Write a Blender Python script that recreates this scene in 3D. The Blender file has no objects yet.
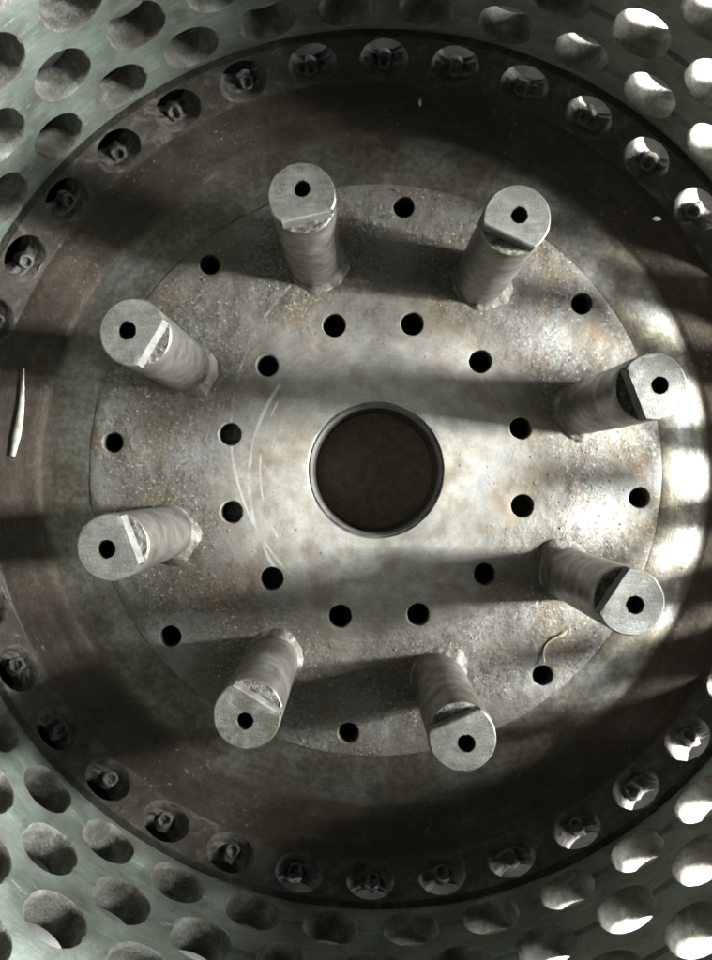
import bpy, bmesh, math, random
from mathutils import Vector, Matrix, noise
from mathutils.geometry import delaunay_2d_cdt

# all measures below are in millimetre-halves ("units"); U turns them into metres
U = 0.0005
R = math.radians
random.seed(7)
sc = bpy.context.scene
C = sc.collection

# ------------------------------------------------------------------ camera
H = 750.0                                  # camera height over the hub plate
cam_d = bpy.data.cameras.new('camera')
cam = bpy.data.objects.new('camera', cam_d); C.objects.link(cam)
cam.location = (-20 * U, -10 * U, H * U)
cam.rotation_euler = (0, 0, 0)
cam_d.sensor_fit = 'VERTICAL'; cam_d.sensor_height = 24.0
cam_d.lens = 24.0 * 750.0 / 960.0
cam_d.clip_start = 0.005; cam_d.clip_end = 50
sc.camera = cam

# ------------------------------------------------------------------ light
world = bpy.data.worlds.new('World'); sc.world = world
world.use_nodes = True
bg = world.node_tree.nodes['Background']
bg.inputs[0].default_value = (0.84, 1.0, 0.92, 1); bg.inputs[1].default_value = 0.04

def area(name, loc, target, size, power, col):
    d = bpy.data.lights.new(name, 'AREA'); d.shape = 'RECTANGLE'
    d.size, d.size_y = size[0] * U, size[1] * U; d.energy = power; d.color = col
    o = bpy.data.objects.new(name, d); C.objects.link(o)
    o.location = Vector(loc) * U
    o.rotation_euler = (Vector(target) - Vector(loc)).to_track_quat('-Z', 'Y').to_euler()
    return o
area('workshop_lamp', (1200, -10, 470), (0, 0, 60), (185, 230), 84.0, (0.96, 1.0, 0.97))
area('soft_fill', (1700, -60, 640), (0, 0, 60), (1300, 560), 28.0, (0.96, 1.0, 0.98))  # added broad fill behind the lamp, softens and lifts the post shadows

sc.view_settings.view_transform = 'Standard'
sc.view_settings.look = 'None'
sc.view_settings.exposure = 0.0
sc.view_settings.gamma = 1.0
sc.cycles.filter_width = 1.9

# ------------------------------------------------------------------ materials
class NT:
    """small helper round a material's node tree"""
    def __init__(s, name):
        s.m = bpy.data.materials.new(name); s.m.use_nodes = True
        s.t = s.m.node_tree; s.b = s.t.nodes['Principled BSDF']
        g = s.t.nodes.new('ShaderNodeNewGeometry')
        mp = s.t.nodes.new('ShaderNodeVectorMath'); mp.operation = 'SCALE'
        mp.inputs[3].default_value = 1.0 / U / 100.0      # 1 = 100 units
        s.t.links.new(g.outputs['Position'], mp.inputs[0]); s.pos = mp.outputs[0]
    def link(s, a, b): s.t.links.new(a, b)
    def noise(s, scale, detail=6, rough=0.6, dist=0.0, vec=None):
        n = s.t.nodes.new('ShaderNodeTexNoise')
        n.inputs['Scale'].default_value = scale; n.inputs['Detail'].default_value = detail
        n.inputs['Roughness'].default_value = rough; n.inputs['Distortion'].default_value = dist
        s.link(vec if vec is not None else s.pos, n.inputs['Vector']); return n.outputs['Fac']
    def vor(s, scale, feature='F1'):
        n = s.t.nodes.new('ShaderNodeTexVoronoi'); n.feature = feature
        n.inputs['Scale'].default_value = scale; s.link(s.pos, n.inputs['Vector']); return n.outputs['Distance']
    def ramp(s, fac, stops):
        n = s.t.nodes.new('ShaderNodeValToRGB'); e = n.color_ramp.elements
        while len(e) < len(stops): e.new(0.5)
        for k, (p, c) in enumerate(stops):
            e[k].position = p
            e[k].color = (c, c, c, 1) if isinstance(c, (int, float)) else (*c, 1)
        s.link(fac, n.inputs[0]); return n.outputs[0]
    def mix(s, fac, a, b, mode='MIX'):
        n = s.t.nodes.new('ShaderNodeMix'); n.data_type = 'RGBA'; n.blend_type = mode
        for v, i in ((fac, 0), (a, 6), (b, 7)):
            if isinstance(v, (int, float)): n.inputs[i].default_value = v
            elif isinstance(v, tuple): n.inputs[i].default_value = (*v, 1)
            else: s.link(v, n.inputs[i])
        return n.outputs[2]
    def math(s, op, a, b=0.0, c=None):
        n = s.t.nodes.new('ShaderNodeMath'); n.operation = op
        for i, v in enumerate((a, b) if c is None else (a, b, c)):
            if isinstance(v, (int, float)): n.inputs[i].default_value = v
            else: s.link(v, n.inputs[i])
        return n.outputs[0]
    def radius(s, cx=0.0, cy=0.0):
        """distance from the axis through (cx, cy), in units of 100"""
        v = s.t.nodes.new('ShaderNodeVectorMath'); v.operation = 'MULTIPLY_ADD'
        v.inputs[1].default_value = (1, 1, 0); v.inputs[2].default_value = (-cx / 100, -cy / 100, 0)
        s.link(s.pos, v.inputs[0])
        l = s.t.nodes.new('ShaderNodeVectorMath'); l.operation = 'LENGTH'
        s.link(v.outputs[0], l.inputs[0]); return l.outputs['Value']
    def ringvec(s, k):
        """texture vector that runs along circles round the axis"""
        c = s.t.nodes.new('ShaderNodeCombineXYZ'); s.link(s.math('MULTIPLY', s.radius(), k), c.inputs[0])
        m = s.t.nodes.new('ShaderNodeVectorMath'); m.operation = 'MULTIPLY_ADD'; m.inputs[1].default_value = (0.35, 0.35, 0.35)
        s.link(s.pos, m.inputs[0]); s.link(c.outputs[0], m.inputs[2]); return m.outputs[0]
    def rand(s):
        o = s.t.nodes.new('ShaderNodeObjectInfo'); return o.outputs['Random']
    def scaled(s, v):
        n = s.t.nodes.new('ShaderNodeVectorMath'); n.operation = 'MULTIPLY'
        n.inputs[1].default_value = v; s.link(s.pos, n.inputs[0]); return n.outputs[0]
    def bump(s, h, dist, strength=1.0, prev=None):
        n = s.t.nodes.new('ShaderNodeBump'); n.inputs['Strength'].default_value = strength
        n.inputs['Distance'].default_value = dist * U; s.link(h, n.inputs['Height'])
        if prev is not None: s.link(prev, n.inputs['Normal'])
        return n.outputs[0]
    def done(s, col, rough=0.5, metal=0.0, normal=None, spec=0.5):
        for v, k in ((col, 'Base Color'), (rough, 'Roughness'), (metal, 'Metallic')):
            if isinstance(v, (int, float)): s.b.inputs[k].default_value = v
            elif isinstance(v, tuple): s.b.inputs[k].default_value = (*v, 1)
            else: s.link(v, s.b.inputs[k])
        s.b.inputs['Specular IOR Level'].default_value = spec
        if normal is not None: s.link(normal, s.b.inputs['Normal'])
        return s.m

def mat_plate():
    n = NT('cast_hub_plate')
    big = n.noise(1.3, 5, 0.55, 0.2); mid = n.noise(6.0, 7, 0.6, 0.1); fine = n.noise(42, 5, 0.7)
    rad = n.radius()
    r = n.math('ADD', rad, n.math('MULTIPLY', n.math('SUBTRACT', mid, 0.5), 0.7))
    r = n.math('ADD', r, n.math('MULTIPLY', n.math('SUBTRACT', big, 0.5), 2.4))
    col = n.ramp(big, [(0.32, (0.082, 0.070, 0.055)), (0.5, (0.132, 0.122, 0.107)), (0.68, (0.185, 0.182, 0.175))])
    # worn pale zone round the central bore, fading outwards
    clean = n.ramp(n.math('MULTIPLY', r, 0.25), [(0.18, 1.0), (0.30, 0.62), (0.46, 0.0)])
    col = n.mix(n.math('MULTIPLY', clean, 0.85), col, n.ramp(n.noise(7, 5, 0.55), [(0.35, (0.29, 0.268, 0.23)), (0.62, (0.40, 0.385, 0.355))]))
    # soft brown stains
    st = n.ramp(n.noise(2.1, 5, 0.55, 0.5), [(0.50, 0.0), (0.72, 1.0)])
    col = n.mix(n.math('MULTIPLY', st, 0.7), col, (0.13, 0.08, 0.038))
    # dirt caked round the feet of the posts
    dmin = None
    for k in range(8):
        a = math.radians(16.5 + 45 * k)
        d = n.radius(217 * math.cos(a) - 6, 217 * math.sin(a))
        dmin = d if dmin is None else n.math('MINIMUM', dmin, d)
    dn = n.math('ADD', dmin, n.math('MULTIPLY', n.math('SUBTRACT', n.noise(3.6, 6, 0.65), 0.5), 1.3))
    foot = n.ramp(dn, [(0.22, 1.0), (0.42, 0.55), (0.75, 0.0)])
    col = n.mix(n.math('MULTIPLY', foot, 0.62), col, (0.085, 0.07, 0.05))
    cast = n.ramp(n.math('MULTIPLY', r, 0.25), [(0.36, 0.06), (0.52, 1.0)])      # machined middle, cast skin outside
    # crust of dark scale and pits, thick round the feet and on parts of the cast skin
    zone = n.math('MINIMUM', 1.0, n.math('ADD', foot, n.ramp(n.noise(1.9, 4, 0.6), [(0.42, 0.15), (0.58, 1.0)])))
    zone = n.math('MULTIPLY', zone, cast)
    crust = n.math('MULTIPLY', n.ramp(n.noise(23, 4, 0.65, 0.3), [(0.52, 0.0), (0.60, 1.0)]), zone)
    col = n.mix(n.math('MULTIPLY', crust, 0.7), col, (0.055, 0.043, 0.03))
    chip = n.math('MULTIPLY', n.ramp(n.noise(29, 3, 0.6), [(0.60, 0.0), (0.66, 1.0)]), zone)
    col = n.mix(n.math('MULTIPLY', chip, 0.55), col, (0.44, 0.43, 0.40))
    # a few stray pits in the machined part
    pit = n.math('MULTIPLY', n.ramp(n.vor(5.5), [(0.035, 1.0), (0.06, 0.0)]), n.ramp(n.noise(2.6, 3), [(0.5, 0.0), (0.58, 1.0)]))
    col = n.mix(n.math('MULTIPLY', pit, 0.6), col, (0.07, 0.055, 0.04))
    # scraped arcs beside the bore
    for (cx, cy, rr, w, hi) in ((35, -10, 1.62, 0.014, -0.95), (20, 0, 1.36, 0.009, -0.98), (60, 40, 2.05, 0.010, -0.85)):
        d = n.math('ABSOLUTE', n.math('SUBTRACT', n.radius(cx, cy), rr))
        line = n.ramp(d, [(w * 0.4, 1.0), (w * 1.6, 0.0)])
        sx = n.t.nodes.new('ShaderNodeSeparateXYZ'); n.link(n.pos, sx.inputs[0])
        gate = n.math('MULTIPLY', n.math('LESS_THAN', sx.outputs[0], hi), n.ramp(n.noise(2.5, 2), [(0.42, 0.0), (0.58, 1.0)]))
        col = n.mix(n.math('MULTIPLY', n.math('MULTIPLY', line, gate), 0.5), col, (0.62, 0.61, 0.58))
    # fine turning marks round the axis
    turn = n.noise(1.0, 3, 0.6, 0, n.ringvec(34))
    col = n.mix(0.16, col, n.ramp(turn, [(0.3, 0.25), (0.7, 0.75)]), 'OVERLAY')
    col = n.mix(0.25, col, n.ramp(fine, [(0.3, 0.25), (0.7, 0.8)]), 'OVERLAY')
    rough = n.ramp(mid, [(0.3, 0.72), (0.7, 0.52)])
    h = n.bump(n.math('MULTIPLY', fine, cast), 1.0, 0.6); h = n.bump(mid, 2.0, 0.25, h)
    h = n.bump(n.math('MULTIPLY', n.noise(17, 5, 0.6), zone), 1.9, 0.5, h)
    h = n.bump(n.math('SUBTRACT', 1.0, pit), 2.0, 0.6, h)
    return n.done(col, rough, 0.12, h, 0.35)

def mat_ring():
    n = NT('turned_floor_ring')
    big = n.noise(1.5, 5, 0.55, 0.1); mid = n.noise(7, 6, 0.6); fine = n.noise(45, 4, 0.7)
    conc = n.noise(1.0, 4, 0.6, 0, n.ringvec(7))
    grime = n.ramp(n.math('ADD', n.math('MULTIPLY', big, 0.5), n.math('MULTIPLY', conc, 0.5)), [(0.34, (0.017, 0.0105, 0.005)), (0.52, (0.031, 0.022, 0.0125)), (0.68, (0.060, 0.048, 0.034))])
    # bare turned band next to the plate
    rr = n.math('ADD', n.radius(), n.math('MULTIPLY', n.math('SUBTRACT', mid, 0.5), 0.10))
    clean = n.ramp(n.math('SUBTRACT', rr, 2.9), [(0.36, 1.0), (0.47, 0.0)])
    bare = n.ramp(n.noise(1.7, 3, 0.5, 0.0), [(0.34, (0.115, 0.098, 0.072)), (0.52, (0.168, 0.155, 0.130)), (0.68, (0.25, 0.248, 0.236))])
    bare = n.mix(0.25, bare, n.ramp(conc, [(0.3, 0.25), (0.7, 0.8)]), 'OVERLAY')
    col = n.mix(clean, grime, bare)
    scale = n.ramp(n.noise(14, 6, 0.7), [(0.42, (0.2, 0.2, 0.2)), (0.62, (0.74, 0.72, 0.68))])
    col = n.mix(0.45, col, scale, 'OVERLAY')
    flake = n.math('MULTIPLY', n.ramp(n.noise(26, 3, 0.6), [(0.63, 0.0), (0.67, 1.0)]), n.ramp(n.noise(2.2, 4), [(0.5, 0.0), (0.62, 1.0)]))
    col = n.mix(n.math('MULTIPLY', flake, 0.5), col, (0.20, 0.19, 0.165))
    col = n.mix(0.25, col, n.ramp(fine, [(0.3, 0.25), (0.7, 0.8)]), 'OVERLAY')
    metal = n.ramp(clean, [(0.0, 0.2), (1.0, 0.8)])
    rough = n.ramp(n.math('ADD', n.math('MULTIPLY', clean, -0.15), n.math('MULTIPLY', mid, 0.2)), [(-0.0, 0.46), (0.2, 0.62)])
    h = n.bump(fine, 0.6, 0.5); h = n.bump(mid, 1.6, 0.25, h); h = n.bump(conc, 1.5, 0.3, h)
    return n.done(col, rough, metal, h)

def mat_wall():
    n = NT('grey_green_drum_steel')
    big = n.noise(1.7, 6, 0.6, 0.3); streak = n.noise(2.0, 6, 0.65, 0.0, n.scaled((1.0, 1.0, 14.0))); fine = n.noise(55, 4, 0.7)
    col = n.ramp(big, [(0.3, (0.095, 0.105, 0.085)), (0.52, (0.185, 0.215, 0.185)), (0.72, (0.30, 0.345, 0.305))])
    col = n.mix(n.math('MULTIPLY', n.ramp(streak, [(0.35, 1.0), (0.55, 0.0)]), 0.45), col, (0.16, 0.165, 0.14))
    dots = n.math('MULTIPLY', n.ramp(n.vor(11), [(0.04, 1.0), (0.12, 0.0)]), n.ramp(n.noise(3, 3), [(0.5, 0.0), (0.62, 1.0)]))
    col = n.mix(n.math('MULTIPLY', dots, 0.5), col, (0.07, 0.06, 0.045))
    scr = n.ramp(n.noise(5.0, 4, 0.6, 0.0, n.scaled((1.2, 1.2, 22.0))), [(0.60, 0.0), (0.66, 1.0)])
    col = n.mix(n.math('MULTIPLY', scr, 0.45), col, (0.46, 0.50, 0.46))
    smut = n.ramp(n.noise(4.2, 6, 0.65, 0.5), [(0.52, 0.0), (0.66, 1.0)])
    col = n.mix(n.math('MULTIPLY', smut, 0.5), col, (0.085, 0.078, 0.055))
    col = n.mix(0.25, col, n.ramp(fine, [(0.3, 0.3), (0.7, 0.75)]), 'OVERLAY')
    rough = n.ramp(streak, [(0.3, 0.52), (0.7, 0.34)])
    h = n.bump(fine, 0.7, 0.5); h = n.bump(streak, 1.2, 0.5, h)
    return n.done(col, rough, 0.55, h)

def mat_bore():
    n = NT('rough_oxidised_bore')
    big = n.noise(4.0, 6, 0.62, 0.3); fine = n.noise(38, 6, 0.7)
    col = n.ramp(big, [(0.3, (0.058, 0.046, 0.032)), (0.50, (0.125, 0.12, 0.10)), (0.70, (0.26, 0.275, 0.25))])
    col = n.mix(0.4, col, n.ramp(fine, [(0.3, 0.25), (0.7, 0.8)]), 'OVERLAY')
    h = n.bump(fine, 2.2, 0.8); h = n.bump(big, 4.0, 0.6, h)
    return n.done(col, 0.8, 0.0, h, 0.3)

def mat_collar():
    n = NT('grimy_collar')
    big = n.noise(5, 7, 0.65, 0.6); fine = n.noise(36, 5, 0.7)
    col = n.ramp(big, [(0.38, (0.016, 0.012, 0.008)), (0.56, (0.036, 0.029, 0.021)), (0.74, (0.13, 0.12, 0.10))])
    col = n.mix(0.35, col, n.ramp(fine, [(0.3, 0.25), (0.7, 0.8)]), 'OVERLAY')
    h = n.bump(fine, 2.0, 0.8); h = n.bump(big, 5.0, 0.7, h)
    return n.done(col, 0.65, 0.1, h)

def mat_post():
    n = NT('machined_post_steel')
    big = n.noise(5, 6, 0.6, 0.4); rings = n.noise(3.0, 6, 0.7, 0.0, n.scaled((0.8, 0.8, 9.0))); fine = n.noise(60, 4, 0.7)
    col = n.ramp(big, [(0.3, (0.09, 0.078, 0.06)), (0.52, (0.20, 0.192, 0.175)), (0.75, (0.37, 0.37, 0.35))])
    col = n.mix(n.math('MULTIPLY', n.ramp(rings, [(0.35, 1.0), (0.52, 0.0)]), 0.55), col, (0.19, 0.17, 0.14))
    gr = n.ramp(n.noise(2.4, 6, 0.65, 0.7), [(0.48, 0.0), (0.62, 1.0)])
    col = n.mix(n.math('MULTIPLY', gr, n.math('MULTIPLY_ADD', n.rand(), 0.5, 0.25)), col, (0.09, 0.07, 0.045))
    col = n.mix(0.25, col, n.ramp(fine, [(0.3, 0.25), (0.7, 0.8)]), 'OVERLAY')
    h = n.bump(rings, 1.2, 0.5); h = n.bump(fine, 0.6, 0.5, h)
    return n.done(col, n.ramp(big, [(0.3, 0.46), (0.7, 0.3)]), 0.7, h)

def mat_face():
    n = NT('milled_post_face')
    big = n.noise(7, 6, 0.65, 0.3); fine = n.noise(75, 5, 0.75)
    col = n.ramp(big, [(0.28, (0.082, 0.077, 0.064)), (0.5, (0.148, 0.143, 0.129)), (0.75, (0.22, 0.22, 0.205))])
    pit = n.ramp(n.vor(30), [(0.06, 1.0), (0.16, 0.0)])
    col = n.mix(n.math('MULTIPLY', pit, n.ramp(n.noise(6, 3), [(0.45, 0.0), (0.6, 0.6)])), col, (0.10, 0.09, 0.07))
    col = n.mix(0.25, col, n.ramp(fine, [(0.3, 0.2), (0.7, 0.85)]), 'OVERLAY')
    saw = n.noise(4.0, 5, 0.6, 0.2, n.scaled((1.6, 9.0, 1.0)))
    col = n.mix(0.35, col, n.ramp(saw, [(0.32, 0.25), (0.68, 0.8)]), 'OVERLAY')
    sm = n.ramp(n.noise(3.2, 4, 0.6, 0.8), [(0.54, 0.0), (0.60, 1.0)])
    col = n.mix(n.math('MULTIPLY', sm, n.math('MULTIPLY', n.rand(), 0.8)), col, (0.08, 0.07, 0.05))
    return n.done(col, 0.55, 0.3, n.bump(fine, 1.2, 0.7))

def mat_ledge():
    n = NT('rough_broken_ledge')
    a = n.noise(16, 6, 0.7); 
    col = n.ramp(a, [(0.38, (0.045, 0.036, 0.026)), (0.52, (0.13, 0.118, 0.095)), (0.66, (0.34, 0.33, 0.30))])
    return n.done(col, 0.6, 0.3, n.bump(a, 4.0, 1.0))

def mat_weld():
    n = NT('weld_metal')
    a = n.noise(9, 6, 0.65, 0.4); fine = n.noise(40, 4, 0.7)
    col = n.ramp(a, [(0.33, (0.09, 0.075, 0.055)), (0.52, (0.14, 0.13, 0.112)), (0.74, (0.31, 0.305, 0.285))])
    h = n.bump(fine, 1.6, 0.7); h = n.bump(a, 3.0, 0.6, h)
    return n.done(col, 0.5, 0.4, h)

def mat_simple(name, c0, c1, scale, rough, metal=0.0, b=1.0, spec=0.5):
    n = NT(name); a = n.noise(scale, 6, 0.65)
    return n.done(n.ramp(a, [(0.35, c0), (0.65, c1)]), rough, metal, n.bump(a, b, 0.6), spec)

M = dict(plate=mat_plate(), ring=mat_ring(), wall=mat_wall(), bore=mat_bore(), collar=mat_collar(), post=mat_post(),
         face=mat_face(), ledge=mat_ledge(), weld=mat_weld(),
         lip=mat_simple('polished_bore_lip', (0.30, 0.29, 0.26), (0.52, 0.51, 0.48), 5, 0.28, 0.8, 0.4),
         darkbore=mat_simple('oily_dark_bore', (0.02, 0.017, 0.013), (0.06, 0.05, 0.04), 14, 0.6, 0.1, 1.0),
         shaft=mat_simple('brown_dusty_shaft_end', (0.16, 0.12, 0.085), (0.25, 0.20, 0.15), 10, 0.85, 0.0, 1.0),
         rivet=mat_simple('corroded_rivet', (0.022, 0.017, 0.012), (0.105, 0.098, 0.084), 12, 0.65, 0.2, 3.0),
         grimebore=mat_simple('grimy_bore', (0.016, 0.012, 0.008), (0.075, 0.066, 0.053), 9, 0.75, 0.0, 4.0),
         dust=mat_simple('packed_grey_dust', (0.10, 0.09, 0.075), (0.24, 0.23, 0.21), 20, 0.9, 0.0, 2.0),
         blackout=mat_simple('blackout_black', (0.002, 0.0018, 0.0015), (0.006, 0.005, 0.004), 4, 0.9, 0.0, 1.0, 0.06),  # near-black for the added ring that keeps the low holes dark
         under=mat_simple('drum_casting', (0.12, 0.12, 0.11), (0.22, 0.22, 0.2), 4, 0.6, 0.3, 1.0),
         ground=mat_simple('pale_workshop_concrete', (0.45, 0.45, 0.42), (0.62, 0.61, 0.58), 1.2, 0.8, 0.0, 3.0),
         sliver=mat_simple('pale_metal_shaving', (0.45, 0.40, 0.32), (0.85, 0.83, 0.78), 8, 0.35, 0.2, 0.5),
         thread=mat_simple('tan_fibre', (0.42, 0.31, 0.20), (0.68, 0.55, 0.42), 20, 0.7, 0.0, 0.5),
         fleck=mat_simple('white_fleck', (0.7, 0.68, 0.62), (0.85, 0.84, 0.8), 20, 0.6, 0.0, 0.5),
         grit=mat_simple('pale_grit', (0.06, 0.05, 0.035), (0.36, 0.34, 0.30), 25, 0.7, 0.0, 0.5))

# ------------------------------------------------------------------ mesh helpers
class MB:
    def __init__(s): s.v = []; s.f = []; s.mi = []
    def add(s, co): s.v.append(co); return len(s.v) - 1
    def face(s, idx, mi=0): s.f.append(tuple(idx)); s.mi.append(mi)
    def ring_strip(s, a, b, mi=0, closed=True, flip=False):
        n = len(a)
        for i in range(n if closed else n - 1):
            j = (i + 1) % n
            q = (a[i], a[j], b[j], b[i])
            s.face(q[::-1] if flip else q, mi)
    def mesh(s, name, mats, sharp=35):
        me = bpy.data.meshes.new(name)
        me.from_pydata([(x * U, y * U, z * U) for x, y, z in s.v], [], s.f)
        for m in mats: me.materials.append(m)
        me.polygons.foreach_set('material_index', s.mi)
        me.polygons.foreach_set('use_smooth', [True] * len(me.polygons))
        bm = bmesh.new(); bm.from_mesh(me)
        bmesh.ops.remove_doubles(bm, verts=bm.verts, dist=0.02 * U)
        bm.to_mesh(me); bm.free()
        me.set_sharp_from_angle(angle=R(sharp))
        me.update(); return me

def link(name, me, parent=None, loc=(0, 0, 0), rz=0.0):
    o = bpy.data.objects.new(name, me); C.objects.link(o)
    o.location = Vector(loc) * U; o.rotation_euler = (0, 0, rz)
    if parent: o.parent = parent
    return o

def tag(o, label=None, cat=None, group=None, kind=None):
    for k, v in (('label', label), ('category', cat), ('group', group), ('kind', kind)):
        if v: o[k] = v
    return o

def pol(r, a, z): return (r * math.cos(a), r * math.sin(a), z)

def revolve(profile, n, a0=0.0, mi=0, jitter=None):
    mb = MB(); prev = None
    for (r, z) in profile:
        ring = []
        for i in range(n):
            a = a0 + 2 * math.pi * i / n
            rr, zz = (r, z) if jitter is None else jitter(r, a, z)
            ring.append(mb.add(pol(rr, a, zz)))
        if prev: mb.ring_strip(prev, ring, mi)
        prev = ring
    return mb

def nz(x, y, z, s): return noise.fractal(Vector((x * s, y * s, z * s)), 1.0, 2.0, 4)

# ------------------------------------------------------------------ setting: what the drum stands on
mb = MB(); g = 4500; N = 24
idx = [[mb.add((-g + 2 * g * i / N, -g + 2 * g * j / N, -150)) for i in range(N + 1)] for j in range(N + 1)]
for j in range(N):
    for i in range(N): mb.face((idx[j][i], idx[j][i + 1], idx[j + 1][i + 1], idx[j + 1][i]))
ground = link('ground', mb.mesh('ground', [M['ground']]))
tag(ground, 'pale concrete ground glimpsed outside through the drum holes', 'ground', kind='structure')

# ------------------------------------------------------------------ the drum
drum = bpy.data.objects.new('perforated_drum', None); C.objects.link(drum)
drum.location = (0, 0, -150 * U)
tag(drum, 'round metal drum seen from above, with perforated wall, hub plate and eight upright posts', 'drum')
drum.empty_display_size = 0.05
def dpart(name, me, rz=0.0, loc=(0, 0, 0), parent=None):
    o = link(name, me, parent or drum, loc, rz)
    if parent is None: o.location = (Vector(loc) + Vector((0, 0, 150))) * U
    return o

NC = 36                       # holes in a row
STEP = 2 * math.pi / NC
RW, TW, RH, DZ = 400.0, 29.0, 23.8, 57.4
PH0 = R(90 - 5 - 0.95)         # where row 2 starts

SIDE = [-1, -0.72, -0.44, -0.2, -0.035, 0.035, 0.2, 0.44, 0.72, 1]   # relative heights up one side of a cell
TOPS = [-1, -0.75, -0.5, -0.25, 0, 0.25, 0.5, 0.75, 1]
def cell_boundary():
    pts = [(x, -1) for x in TOPS[:-1]] + [(1, y) for y in SIDE[:-1]] + [(-x, 1) for x in TOPS[:-1]] + [(-1, -y) for y in SIDE[:-1]]
    return pts
CELL = cell_boundary()

def perforated(rows, rad_fn, hole_r, half_h, thick, half_w_deg, bevel=1.1, mats=None, rough=0.0, phases=None):
    """wall strip with round holes; rows = list of centre heights. The bores are made apart."""
    mb = MB()
    halfw = R(half_w_deg)
    for k, zc in enumerate(rows):
        ph = phases[k]
        for j in range(NC):
            ac = ph + j * STEP
            for side in (0, 1):                       # 0 = inner skin, 1 = outer skin
                rings = []
                rmean = RW + (thick if side else 0)
                for lev in (0.0, 0.35, 0.7, 0.92, 1.0):
                    ring = []
                    for (bx, by) in CELL:
                        ux, uy = bx * halfw * RW, by * half_h
                        l = math.hypot(ux, uy)
                        hr = hole_r + bevel
                        if rough: hr += rough * nz(j * 3.1 + ux / l * 2, k * 7.7 + uy / l * 2, side, 1.0)
                        cx, cy = ux / l * hr, uy / l * hr
                        x, y = ux + (cx - ux) * lev, uy + (cy - uy) * lev
                        # tangential angle: true on the inner radius; the hole is a straight bore
                        x_ang = (bx * halfw) + ((cx / rmean) - bx * halfw) * lev
                        a = ac + x_ang
                        z = zc + y
                        rr = rad_fn(z, k) + (thick if side else 0)
                        ring.append(mb.add(pol(rr, a, z)))
                    rings.append(ring)
                for q in range(len(rings) - 1): mb.ring_strip(rings[q], rings[q + 1], 0, True, flip=(side == 0))
    return mb

WROWS = [99.0 + DZ * i for i in range(5)]
ZTOP = WROWS[-1] + DZ / 2
def wall_rad(z, k=None):
    # bands turned between the rows: a small shoulder on every row's mid line
    t = ((z - WROWS[0]) / DZ) % 1.0
    return RW + 1.5 - 3.4 * t

wphase = [PH0 + (STEP / 2 if k % 2 else 0) for k in range(5)]
mb = perforated(WROWS, wall_rad, RH, DZ / 2, TW, 5.0, phases=wphase)
# rim and lower lip close the two skins
n = NC * 8
def rr_ring(r, z): return [mb.add(pol(r, PH0 + 2 * math.pi * i / n, z)) for i in range(n)]
zt = ZTOP; zb = WROWS[0] - DZ / 2
a = rr_ring(wall_rad(zt), zt); b = rr_ring(wall_rad(zt) + 3, zt + 4); c = rr_ring(RW + TW - 3, zt + 4); d = rr_ring(wall_rad(zt) + TW, zt)
for p, q in ((a, b), (b, c), (c, d)): mb.ring_strip(p, q, 0)
a = rr_ring(wall_rad(zb), zb); b = rr_ring(wall_rad(zb) + 0.3, zb - 1.6); c = rr_ring(wall_rad(zb) + 1.6, zb - 3.2); d = rr_ring(wall_rad(zb) + 6, zb - 4.2)
e = rr_ring(wall_rad(zb) + TW, zb)
for p, q in ((a, b), (b, c), (c, d), (d, e)): mb.ring_strip(q, p, 0)
wall = dpart('perforated_wall', mb.mesh('perforated_wall', [M['wall']], 28))
wall['label'] = 'grey green drum wall drilled with staggered rows of round holes'

def bore_mesh(name, rad_fn, zc, k, hole_r, half_h, thick, bevel, mats, rough=0.0):
    mb = MB(); rings = []
    halfw = R(5.0)
    for lev in range(7):
        ring = []
        for (bx, by) in CELL:
            ux, uy = bx * halfw * RW, by * half_h; l = math.hypot(ux, uy); c, s = ux / l, uy / l
            hr = hole_r + (bevel if lev in (0, 6) else 0)
            x, y = c * hr, s * hr; z = zc + y
            depth = [0, bevel, thick * 0.25, thick * 0.5, thick * 0.75, thick - bevel, thick][lev]
            base = rad_fn(z, k) + depth
            if lev in (0, 6):
                a = x / (RW + (thick if lev else 0)); ring.append(mb.add(pol(base, a, z)))
            else:
                w = 1 + rough * noise.noise(Vector((c * 2 + k, s * 2, lev * 0.9)))
                a = x * w / (RW + depth); ring.append(mb.add(pol(base, a, zc + y * w)))
        rings.append(ring)
    for q in range(6): mb.ring_strip(rings[q], rings[q + 1], 0, flip=True)
    return mb.mesh(name, mats, 50)

for k, zc in enumerate(WROWS):
    me = bore_mesh('hole_bore', wall_rad, zc, k, RH, DZ / 2, TW, 1.1, [M['bore']], 0.02)
    for j in range(NC):
        o = link('hole_bore', me, wall, (0, 0, 0), wphase[k] + j * STEP)

# collar with the lowest row of holes
CZ, CH = 42.5, 26.0
def collar_rad(z, k=None): return 386.5 + (z - CZ) * 0.26
cphase = [PH0 + STEP / 2]
mb = perforated([CZ], collar_rad, 23.0, CH, 29.0, 5.0, phases=cphase, bevel=1.0)
n = NC * 8
zt2 = CZ + CH
a = rr_ring(collar_rad(zt2), zt2); b = rr_ring(collar_rad(zt2) + 29, zt2)
mb.ring_strip(a, b, 0)
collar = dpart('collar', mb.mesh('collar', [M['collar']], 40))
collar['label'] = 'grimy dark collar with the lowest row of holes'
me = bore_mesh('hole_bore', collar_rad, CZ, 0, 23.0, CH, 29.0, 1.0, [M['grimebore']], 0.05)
for j in range(NC): link('hole_bore', me, collar, (0, 0, 0), cphase[0] + j * STEP)

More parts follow.
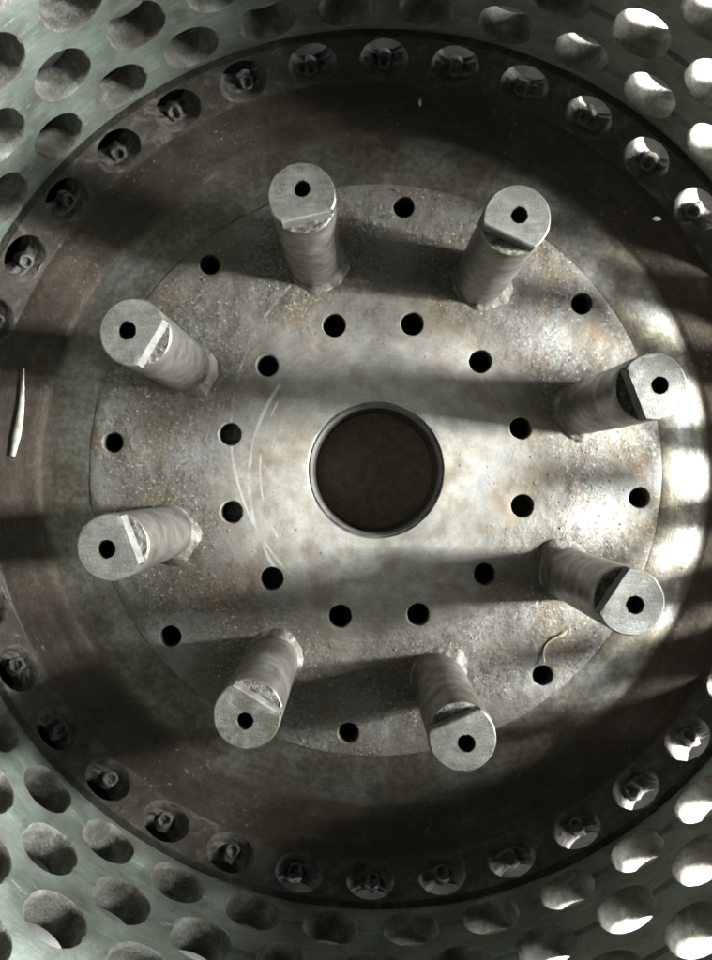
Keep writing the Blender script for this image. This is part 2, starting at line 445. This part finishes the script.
# corroded rivets standing in the collar holes
def rivet_mesh(seed):
    """stub with a cupped end, leaning inwards out of a crust of scale in the bore"""
    mb = MB(); rnd = random.Random(seed * 17 + 3)
    # crust on the bore's floor
    nx, ny = 14, 14; grid = []
    for i in range(nx + 1):
        row = []
        for j in range(ny + 1):
            d = 3 + 18 * i / nx; a = -math.pi / 2 + (j / ny - 0.5) * 2.5
            e = max(0.0, math.sin(math.pi * i / nx) * math.sin(math.pi * j / ny)) ** 0.6
            h = e * (1.6 + 3.2 * max(0, 0.4 + noise.fractal(Vector((i * .33 + seed * 9, j * .33, 1.3)), 1.0, 2.0, 4))) - 0.5
            r = 23.0 - h
            row.append(mb.add((386.5 + d, r * math.cos(a), CZ + r * math.sin(a))))
        grid.append(row)
    for i in range(nx):
        for j in range(ny): mb.face((grid[i][j], grid[i][j + 1], grid[i + 1][j + 1], grid[i + 1][j]))
    # stub
    ax = Vector((-0.55, rnd.uniform(-.25, .25), 0.8)).normalized()
    s1 = ax.cross(Vector((0, 1, 0))).normalized(); s2 = ax.cross(s1)
    base = Vector((386.5 + 13 + rnd.uniform(-2, 2), rnd.uniform(-3, 3), CZ - 22.5))
    hh = rnd.uniform(6.5, 10); n = 18; prev = None
    for (r, h) in ((9.5, 0), (8.0, .35), (7.4, .8), (6.9, .97), (6.0, 1.02), (4.6, .98), (3.9, .86), (3.2, .68), (0.15, .64)):
        ring = []
        for i in range(n):
            a = 2 * math.pi * i / n
            w = 1 + 0.3 * noise.noise(Vector((math.cos(a) * 1.6 + seed * 5.3, math.sin(a) * 1.6, h * 1.5)))
            hz = h * hh + 1.5 * noise.noise(Vector((math.cos(a) * 1.4 + seed, math.sin(a) * 1.4, 3.3)))
            ring.append(mb.add(tuple(base + ax * hz + (s1 * math.cos(a) + s2 * math.sin(a)) * r * w)))
        if prev: mb.ring_strip(prev, ring, 0)
        prev = ring
    return mb.mesh('rivet', [M['rivet']], 60)
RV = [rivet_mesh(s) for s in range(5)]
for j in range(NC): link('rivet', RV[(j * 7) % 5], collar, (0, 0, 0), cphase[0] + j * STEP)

# floor ring between the hub plate and the collar
def ring_jit(r, a, z):
    x, y = math.cos(a) * r, math.sin(a) * r
    return r + (0.8 * nz(x, y, 5, 0.05) if r > 290 else 0), z + 0.9 * nz(x, y, z, 0.03)
prof = [(284, -2.4), (286.6, -1.7), (288.2, -1.5), (297, -1.6), (306, -2.1), (316, -2.1), (326, -2.1), (333, -2.0), (335.5, -1.2), (337.5, 0.0), (340, 1.2), (346, 3.5), (353, 6.2), (360, 9.2), (367, 12.0), (373, 14.5), (377.5, 16.3), (380.2, 17.4), (382, 20)]
mb = revolve(prof, 360, jitter=ring_jit)
ring = dpart('floor_ring', mb.mesh('floor_ring', [M['ring']], 40))
ring['label'] = 'dark stained floor ring sloping up to the collar'

# outer skirt of the casting under the collar, down to the ground
mb = revolve([(379, 16), (408.8, 16.4), (413, 12), (415, -40), (415, -148), (400, -149.4), (396, -140), (394, -20)], 144)
dpart('skirt', mb.mesh('skirt', [M['under']], 40))

# added black ring outside the skirt, hides the bright ground behind low holes
mb = revolve([(414.6, -100), (440, -103), (556, -104), (562, -100), (566, -104), (566, -149)], 144)
dpart('blackout_ring', mb.mesh('blackout_ring', [M['blackout']], 40))

# hub plate: triangulated disc with its holes cut out
RP = 286.0
holes = [(0.0, 0.0, 69.0)]
for k in range(12):
    a = R(75 + 1.2 + 30 * k); holes.append((150.5 * math.cos(a), 150.5 * math.sin(a), 12.2))
for k in range(8):
    a = R(84 - 45 * k); holes.append((264.5 * math.cos(a), 264.5 * math.sin(a), 11.2))
POST_A = [R(16.5 + 45 * k) for k in range(8)]
RPOST, HP, PR = 217.0, 175.0, 26.0
pts, edges = [], []
def loop(cx, cy, r, n):
    s = len(pts)
    for i in range(n):
        a = 2 * math.pi * i / n; pts.append(Vector((cx + r * math.cos(a), cy + r * math.sin(a))))
    edges.extend((s + i, s + (i + 1) % n) for i in range(n)); return s
loop(0, 0, RP, 300)
for (x, y, r) in holes: loop(x, y, r, 96 if r > 50 else 32)
g = 5.0; q = int(RP / g) + 1
for j in range(-q, q + 1):
    for i in range(-q, q + 1):
        x = (i + (0.5 if j % 2 else 0)) * g + random.uniform(-.8, .8); y = j * g * 0.9 + random.uniform(-.8, .8)
        rr = math.hypot(x, y)
        if rr > RP - 3: continue
        if any(math.hypot(x - hx, y - hy) < hr + 2.5 for hx, hy, hr in holes): continue
        pts.append(Vector((x, y)))
vv, ee, ff, *_ = delaunay_2d_cdt(pts, edges, [], 0, 1e-4)
mb = MB()
def plate_z(x, y):
    r = math.hypot(x, y)
    for hx, hy, hr in holes:
        if math.hypot(x - hx, y - hy) < hr + 1.5: return 0.0
    z = 0.8 * nz(x, y, 0, 0.02)
    # rougher cast skin beyond the machined middle
    rough = max(0.0, min(1.0, (r - 165 - 22 * noise.noise(Vector((x * .02, y * .02, 4)))) / 25))
    z += rough * (1.0 * nz(x, y, 9, 0.13) + 0.4)
    if r > RP - 4: z = min(z, 0.2) - 1.0 * (r - RP + 4) / 4
    return z
for v in vv: mb.add((v.x, v.y, plate_z(v.x, v.y)))
for f in ff:
    cx = sum(vv[i].x for i in f) / len(f); cy = sum(vv[i].y for i in f) / len(f)
    if math.hypot(cx, cy) > RP: continue
    if any(math.hypot(cx - hx, cy - hy) < hr * 0.995 - 0.02 for hx, hy, hr in holes): continue
    mb.face(f)
ra = [mb.add(pol(RP, 2 * math.pi * i / 300, -1.2 if True else 0)) for i in range(300)]
rb = [mb.add(pol(RP + 0.8, 2 * math.pi * i / 300, -11)) for i in range(300)]
rc = [mb.add(pol(RP, 2 * math.pi * i / 300, plate_z(RP * math.cos(2 * math.pi * i / 300), RP * math.sin(2 * math.pi * i / 300)))) for i in range(300)]
mb.ring_strip(rb, rc)
plate = dpart('hub_plate', mb.mesh('hub_plate', [M['plate']], 50))
plate['label'] = 'pitted grey hub plate with a central bore and two rings of bolt holes'
# bores of the bolt holes
for hi, (x, y, r) in enumerate(holes[1:]):
    cs = random.uniform(0.5, 1.7)
    m2 = revolve([(r, 0), (r - cs, -cs * random.uniform(.7, 1.6)), (r - cs - 0.1, -14), (r - cs - 0.3, -42), (r - cs - 0.3, -60)], 32,
                 jitter=lambda rr, a, z: (rr + (0.35 * noise.noise(Vector((math.cos(a) * 2 + x, math.sin(a) * 2, y))) if z < 0 else 0), z))
    for f_i, f in enumerate(m2.f): m2.mi[f_i] = 0 if f_i < 32 else 1
    link('bolt_hole', m2.mesh('bolt_hole', [M['plate'], M['darkbore']], 50), plate, (x, y, 0))
    depth = {3: 17, 4: 20, 5: 34, 2: 44, 9: 40}.get(hi)
    if depth:
        m2 = revolve([(r - cs + 0.5, -depth - 2), (r * 0.6, -depth), (r * 0.3, -depth + 1.5), (0.1, -depth + 0.5)], 24, jitter=lambda rr, a, z: (rr, z + 1.5 * nz(rr * math.cos(a) + x, rr * math.sin(a) + y, 0, 0.2)))
        link('dirt_plug', m2.mesh('dirt_plug', [M['dust']], 50), plate, (x, y, 0))
# central bore: polished double lip, wall, dusty shaft end below
m2 = revolve([(69, 0), (68.4, -0.5), (67.9, -2.6), (67.0, -2.9), (66.5, -1.9), (65.9, -1.9), (64.2, -5.0), (63.7, -6.8), (63.6, -14)], 96)
lip = link('bore_lip', m2.mesh('bore_lip', [M['lip']], 30), plate)
m2 = revolve([(63.6, -14), (63.6, -60), (63.6, -122)], 96)
link('bore_wall', m2.mesh('bore_wall', [M['darkbore']], 30), plate)
m2 = revolve([(63.5, -80), (40, -79), (20, -80.5), (0.3, -80)], 64, jitter=lambda r, a, z: (r, z + 0.8 * nz(r * math.cos(a), r * math.sin(a), 0, 0.06)))
link('shaft_end', m2.mesh('shaft_end', [M['shaft']], 30), plate)
m2 = revolve([(395, -62), (200, -62), (63.7, -62)], 96)
dpart('base_web', m2.mesh('base_web', [M['under']], 30))

# ------------------------------------------------------------------ posts
CH_D = 15.5                     # chord of the stepped top, measured from the axis
STEPZ = 10.0
def post_meshes(k):
    """local frame: +x points to the drum's axis"""
    N = 64
    rnd = random.Random(k * 13 + 1)
    CH_D = 15.5 + rnd.uniform(-1.8, 1.6); STEPZ = 10.0 + rnd.uniform(-2.2, 2.5); hy = rnd.uniform(-1.6, 1.6)
    sh = MB(); prev = None
    ct = math.acos(CH_D / PR)
    def out(a, z):
        return PR + 0.25 * noise.noise(Vector((math.cos(a) * 2 + k, math.sin(a) * 2, z * 0.03))) + (0.35 * noise.noise(Vector((k, 3, z * .3))))
    # round shaft up to the ledge
    ang = [ct + (2 * math.pi - 2 * ct) * i / 44 for i in range(45)] + [-ct + 2 * ct * i / 20 for i in range(1, 20)]
    zs = [0, 8, 20, 40, 60, 80, 100, 120, 140, 155, HP - STEPZ - 1.0, HP - STEPZ]
    for z in zs:
        ring = []
        for a in ang:
            r = out(a, z)
            if z == zs[-1]: r -= 0.8 + 0.5 * noise.noise(Vector((a * 4, k * 3, 0)))
            ring.append(sh.add((r * math.cos(a), r * math.sin(a), z)))
        if prev: sh.ring_strip(prev, ring)
        prev = ring
    last = prev
    # the back part goes on up to the full height
    back = last[:45]; pr2 = back
    for z, s in ((HP - STEPZ + 0.2, 0), (HP - 1.0, 0), (HP, 0.9)):
        cur = []
        for i in range(45):
            a = ang[i]; r = out(a, min(z, HP - 1)) - s * (1 + 1.1 * max(0, noise.noise(Vector((a * 5, k * 2.3, 1)))))
            cur.append(sh.add((r * math.cos(a), r * math.sin(a), z)))
        sh.ring_strip(pr2, cur, 0, closed=False); pr2 = cur
    topz = pr2
    shaft = sh.mesh('post', [M['post']], 40)
    # milled D-shaped face with the tapped hole, its bright riser towards the axis
    fa = MB(); hx, hr = -4.2 + rnd.uniform(-1.5, 1.5), 6.9 + rnd.uniform(-.5, .4)
    rim = [fa.add(sh.v[i]) for i in topz]
    NI = 10
    p0, p1 = sh.v[topz[-1]], sh.v[topz[0]]
    chord = [fa.add((CH_D - 0.2, p0[1] + (p1[1] - p0[1]) * i / NI, HP)) for i in range(1, NI)]
    outer = rim + chord
    pv = None
    for lev in (0.35, 0.7, 1.0):
        cur = []
        for i in outer:
            x, y, z = fa.v[i]; a = math.atan2(y - hy, x - hx)
            tooth = 0.55 * noise.noise(Vector((math.cos(a) * 3 + k, math.sin(a) * 3, 2)))
            tx, ty = hx + (hr + tooth) * math.cos(a), hy + (hr + tooth) * math.sin(a)
            cur.append(fa.add((x + (tx - x) * lev, y + (ty - y) * lev, HP)))
        fa.ring_strip(pv or outer, cur); pv = cur
    ch = [rim[-1]] + chord + [rim[0]]
    low = [fa.add((CH_D + 0.9, fa.v[i][1], HP - 0.9)) for i in ch]
    bot = [fa.add((CH_D + 1.4, fa.v[i][1], HP - STEPZ + 0.3)) for i in ch]
    fa.ring_strip(low, ch, 0, closed=False); fa.ring_strip(bot, low, 0, closed=False)
    face = fa.mesh('end_face', [M['face']], 35)
    # threaded hole
    th = MB(); pv = None
    for t in range(14):
        z = HP - t * 2.2
        cur = []
        for i in range(28):
            a = 2 * math.pi * i / 28
            r = hr + (0.5 if t == 0 else (-0.5 if (t % 2) else 0.3))
            cur.append(th.add((hx + r * math.cos(a), hy + r * math.sin(a), z - 1.1 * i / 28 * (t > 0))))
        if pv: th.ring_strip(cur, pv)
        pv = cur
    c0 = th.add((hx, hy, HP - 30)); 
    for i in range(28): th.face((pv[i], pv[(i + 1) % 28], c0))
    bore = th.mesh('threaded_hole', [M['darkbore']], 30)
    # rough ledge
    le = MB(); NL = 14
    rows_ = []
    for j in range(NL + 1):
        y = (j / NL * 2 - 1) * PR * math.sin(ct) * 0.995
        xm = math.sqrt(max(PR * PR - y * y, 0)) - 0.9
        row = []
        for i in range(7):
            x = CH_D + 1.0 + (max(xm, CH_D + 1.02) - CH_D - 1.0) * i / 6
            z = HP - STEPZ + (1.1 * nz(x + 40 * k, y, 0, 0.22) if 0 < i < 6 and 0 < j < NL else 0) + 0.05
            row.append(le.add((x, y, z)))
        rows_.append(row)
    for j in range(NL):
        for i in range(6): le.face((rows_[j][i], rows_[j][i + 1], rows_[j + 1][i + 1], rows_[j + 1][i]))
    ledge = le.mesh('ledge', [M['ledge']], 60)
    # weld bead: lumpy fillet round the foot
    we = MB(); pv = None; NW = 72
    dirx = [0.06, 1.54, 0.93, -0.03, 4.95, -0.03, 5.47, 5.56][k]
    for q, (f, zf) in enumerate(((0.0, 1.0), (0.12, .78), (0.32, 0.5), (0.58, .28), (0.82, .12), (1.0, -0.25))):
        cur = []
        for i in range(NW):
            a = 2 * math.pi * i / NW
            lump = 0.5 + 0.5 * noise.noise(Vector((math.cos(a) * 1.3 + k * 3.7, math.sin(a) * 1.3, 0)))
            rip = 1 + 0.22 * noise.noise(Vector((math.cos(a) * 6 + k, math.sin(a) * 6, 2.2)))
            side = max(0.0, math.cos(a - dirx)) ** 1.5
            wdt = (2.0 + 5 * lump * lump + 15 * side * lump) * rip; hgt = (2.0 + 5 * lump * lump + 15 * side * lump) * rip
            r = PR - 0.6 + wdt * f
            cur.append(we.add((r * math.cos(a), r * math.sin(a), hgt * zf + 0.6 * noise.noise(Vector((i * .7, q, k))))))
        if pv: we.ring_strip(cur, pv)
        pv = cur
    weld = we.mesh('weld_bead', [M['weld']], 60)
    return shaft, face, bore, ledge, weld

for k, a in enumerate(POST_A):
    sh, fa, th, le, we = post_meshes(k)
    p = dpart('post', sh, a + math.pi + random.uniform(-.12, .12), (RPOST * math.cos(a), RPOST * math.sin(a), 0))
    for nm, me in (('end_face', fa), ('threaded_hole', th), ('ledge', le), ('weld_bead', we)): link(nm, me, p)

# ------------------------------------------------------------------ loose bits
def tube(pts, rads, n=8):
    mb = MB(); prev = None
    for i, p in enumerate(pts):
        p = Vector(p)
        t = (Vector(pts[min(i + 1, len(pts) - 1)]) - Vector(pts[max(i - 1, 0)])).normalized()
        s = t.cross(Vector((0, 0, 1))).normalized(); u = s.cross(t)
        rw, rh = rads[i]
        ring = [mb.add(tuple(p + s * rw * math.cos(2 * math.pi * k / n) + u * rh * math.sin(2 * math.pi * k / n))) for k in range(n)]
        if prev: mb.ring_strip(prev, ring, flip=True)
        prev = ring
    return mb
# pale sliver lying on the slope of the floor ring at the left
def ring_z(r):
    for (r0, z0), (r1, z1) in zip(prof, prof[1:]):
        if r0 <= r <= r1: return z0 + (z1 - z0) * (r - r0) / (r1 - r0)
    return 0
def on_floor(px, py, lift):
    x, y = px - 376.0, 470.0 - py
    r = math.hypot(x, y)
    z = plate_z(x, y) if r < RP else ring_z(r)
    k = (H - z) / H
    x, y = -20 + (px - 356) * k, -10 + (480 - py) * k
    return (x, y, z + lift)
sl = [on_floor(25 - 11.5 * t + 2.5 * math.sin(t * 3.0), 368 + 88 * t, 2.2) for t in [i / 10 for i in range(11)]]
o = link('metal_shaving', tube(sl, [(0.4, .4), (1.0, .6), (1.4, .9), (1.8, 1), (2.4, 1.1), (3.0, 1.2), (3.6, 1.2), (4.0, 1.2), (3.8, 1.2), (3.0, 1.0), (2.2, .6)]).mesh('metal_shaving', [M['sliver']]))
tag(o, 'long pale pointed shaving lying on the dark floor ring at the left', 'shaving')
th = [(566, 631), (563, 634), (558, 636), (552, 639), (547, 643), (544, 648), (543, 654), (543.5, 660), (543, 664)]
o = link('curled_fibre', tube([on_floor(x, y, 1.6 + 1.2 * math.sin(i)) for i, (x, y) in enumerate(th)], [(0.45 if i in (0, 8) else 0.85,) * 2 for i in range(9)]).mesh('curled_fibre', [M['thread']]))
tag(o, 'thin tan curled fibre ending at a bolt hole on the hub plate', 'fibre')
def fleck(px, py, sx, sy, rz, name, label, mat):
    bm = bmesh.new(); bmesh.ops.create_icosphere(bm, subdivisions=2, radius=1)
    for v in bm.verts:
        w = 1 + 0.3 * noise.noise(v.co * 1.7 + Vector((px, py, 0)))
        v.co = Vector((v.co.x * sx * w, v.co.y * sy * w, v.co.z * 1.2)) * U
    me = bpy.data.meshes.new(name); bm.to_mesh(me); bm.free(); me.materials.append(mat)
    o = link(name, me, None, on_floor(px, py, 1.0), rz); tag(o, label, 'fleck')
fleck(656, 219, 4.2, 2.2, -0.1, 'pale_fleck', 'small white fleck on the dark floor ring at the upper right', M['fleck'])
fleck(420, 103, 1.4, 4.0, 0.0, 'pale_fleck', 'tiny upright pale fleck on the dark floor ring near the top', M['fleck'])

# grit: fine loose grains, more of it round the post feet and on the right half of the plate
gr = MB()
def grain(x, y, z, s):
    b = [gr.add((x + s * math.cos(q) * random.uniform(.7, 1.2), y + s * math.sin(q) * random.uniform(.7, 1.2), z - 0.2)) for q in (0, 1.25, 2.5, 3.8, 5.0)]
    t = gr.add((x + random.uniform(-.3, .3) * s, y + random.uniform(-.3, .3) * s, z + s * random.uniform(.5, 1.0)))
    for i in range(5): gr.face((b[i], b[(i + 1) % 5], t))
for i in range(1100):
    if random.random() < 0.45:
        a = random.choice(POST_A); d = PR + 6 + abs(random.gauss(0, 16)); b = random.uniform(0, 6.28)
        x, y = RPOST * math.cos(a) + d * math.cos(b), RPOST * math.sin(a) + d * math.sin(b)
    elif random.random() < 0.5:
        x, y = random.gauss(210, 40), random.gauss(-10, 45)
    else:
        r = 280 * math.sqrt(random.random()); b = random.uniform(0, 6.28); x, y = r * math.cos(b), r * math.sin(b)
    r = math.hypot(x, y)
    if r > 374 or 282 < r < 290 or any(math.hypot(x - hx, y - hy) < hr + 2 for hx, hy, hr in holes): continue
    if any(math.hypot(x - RPOST * math.cos(a), y - RPOST * math.sin(a)) < PR + 1 for a in POST_A): continue
    grain(x, y, plate_z(x, y) if r < RP else ring_z(r), min(2.0, 0.45 + abs(random.gauss(0, .5))))
o = link('grit', gr.mesh('grit', [M['grit']], 30))
tag(o, 'fine pale grit scattered over the drum floor', 'grit', kind='stuff')
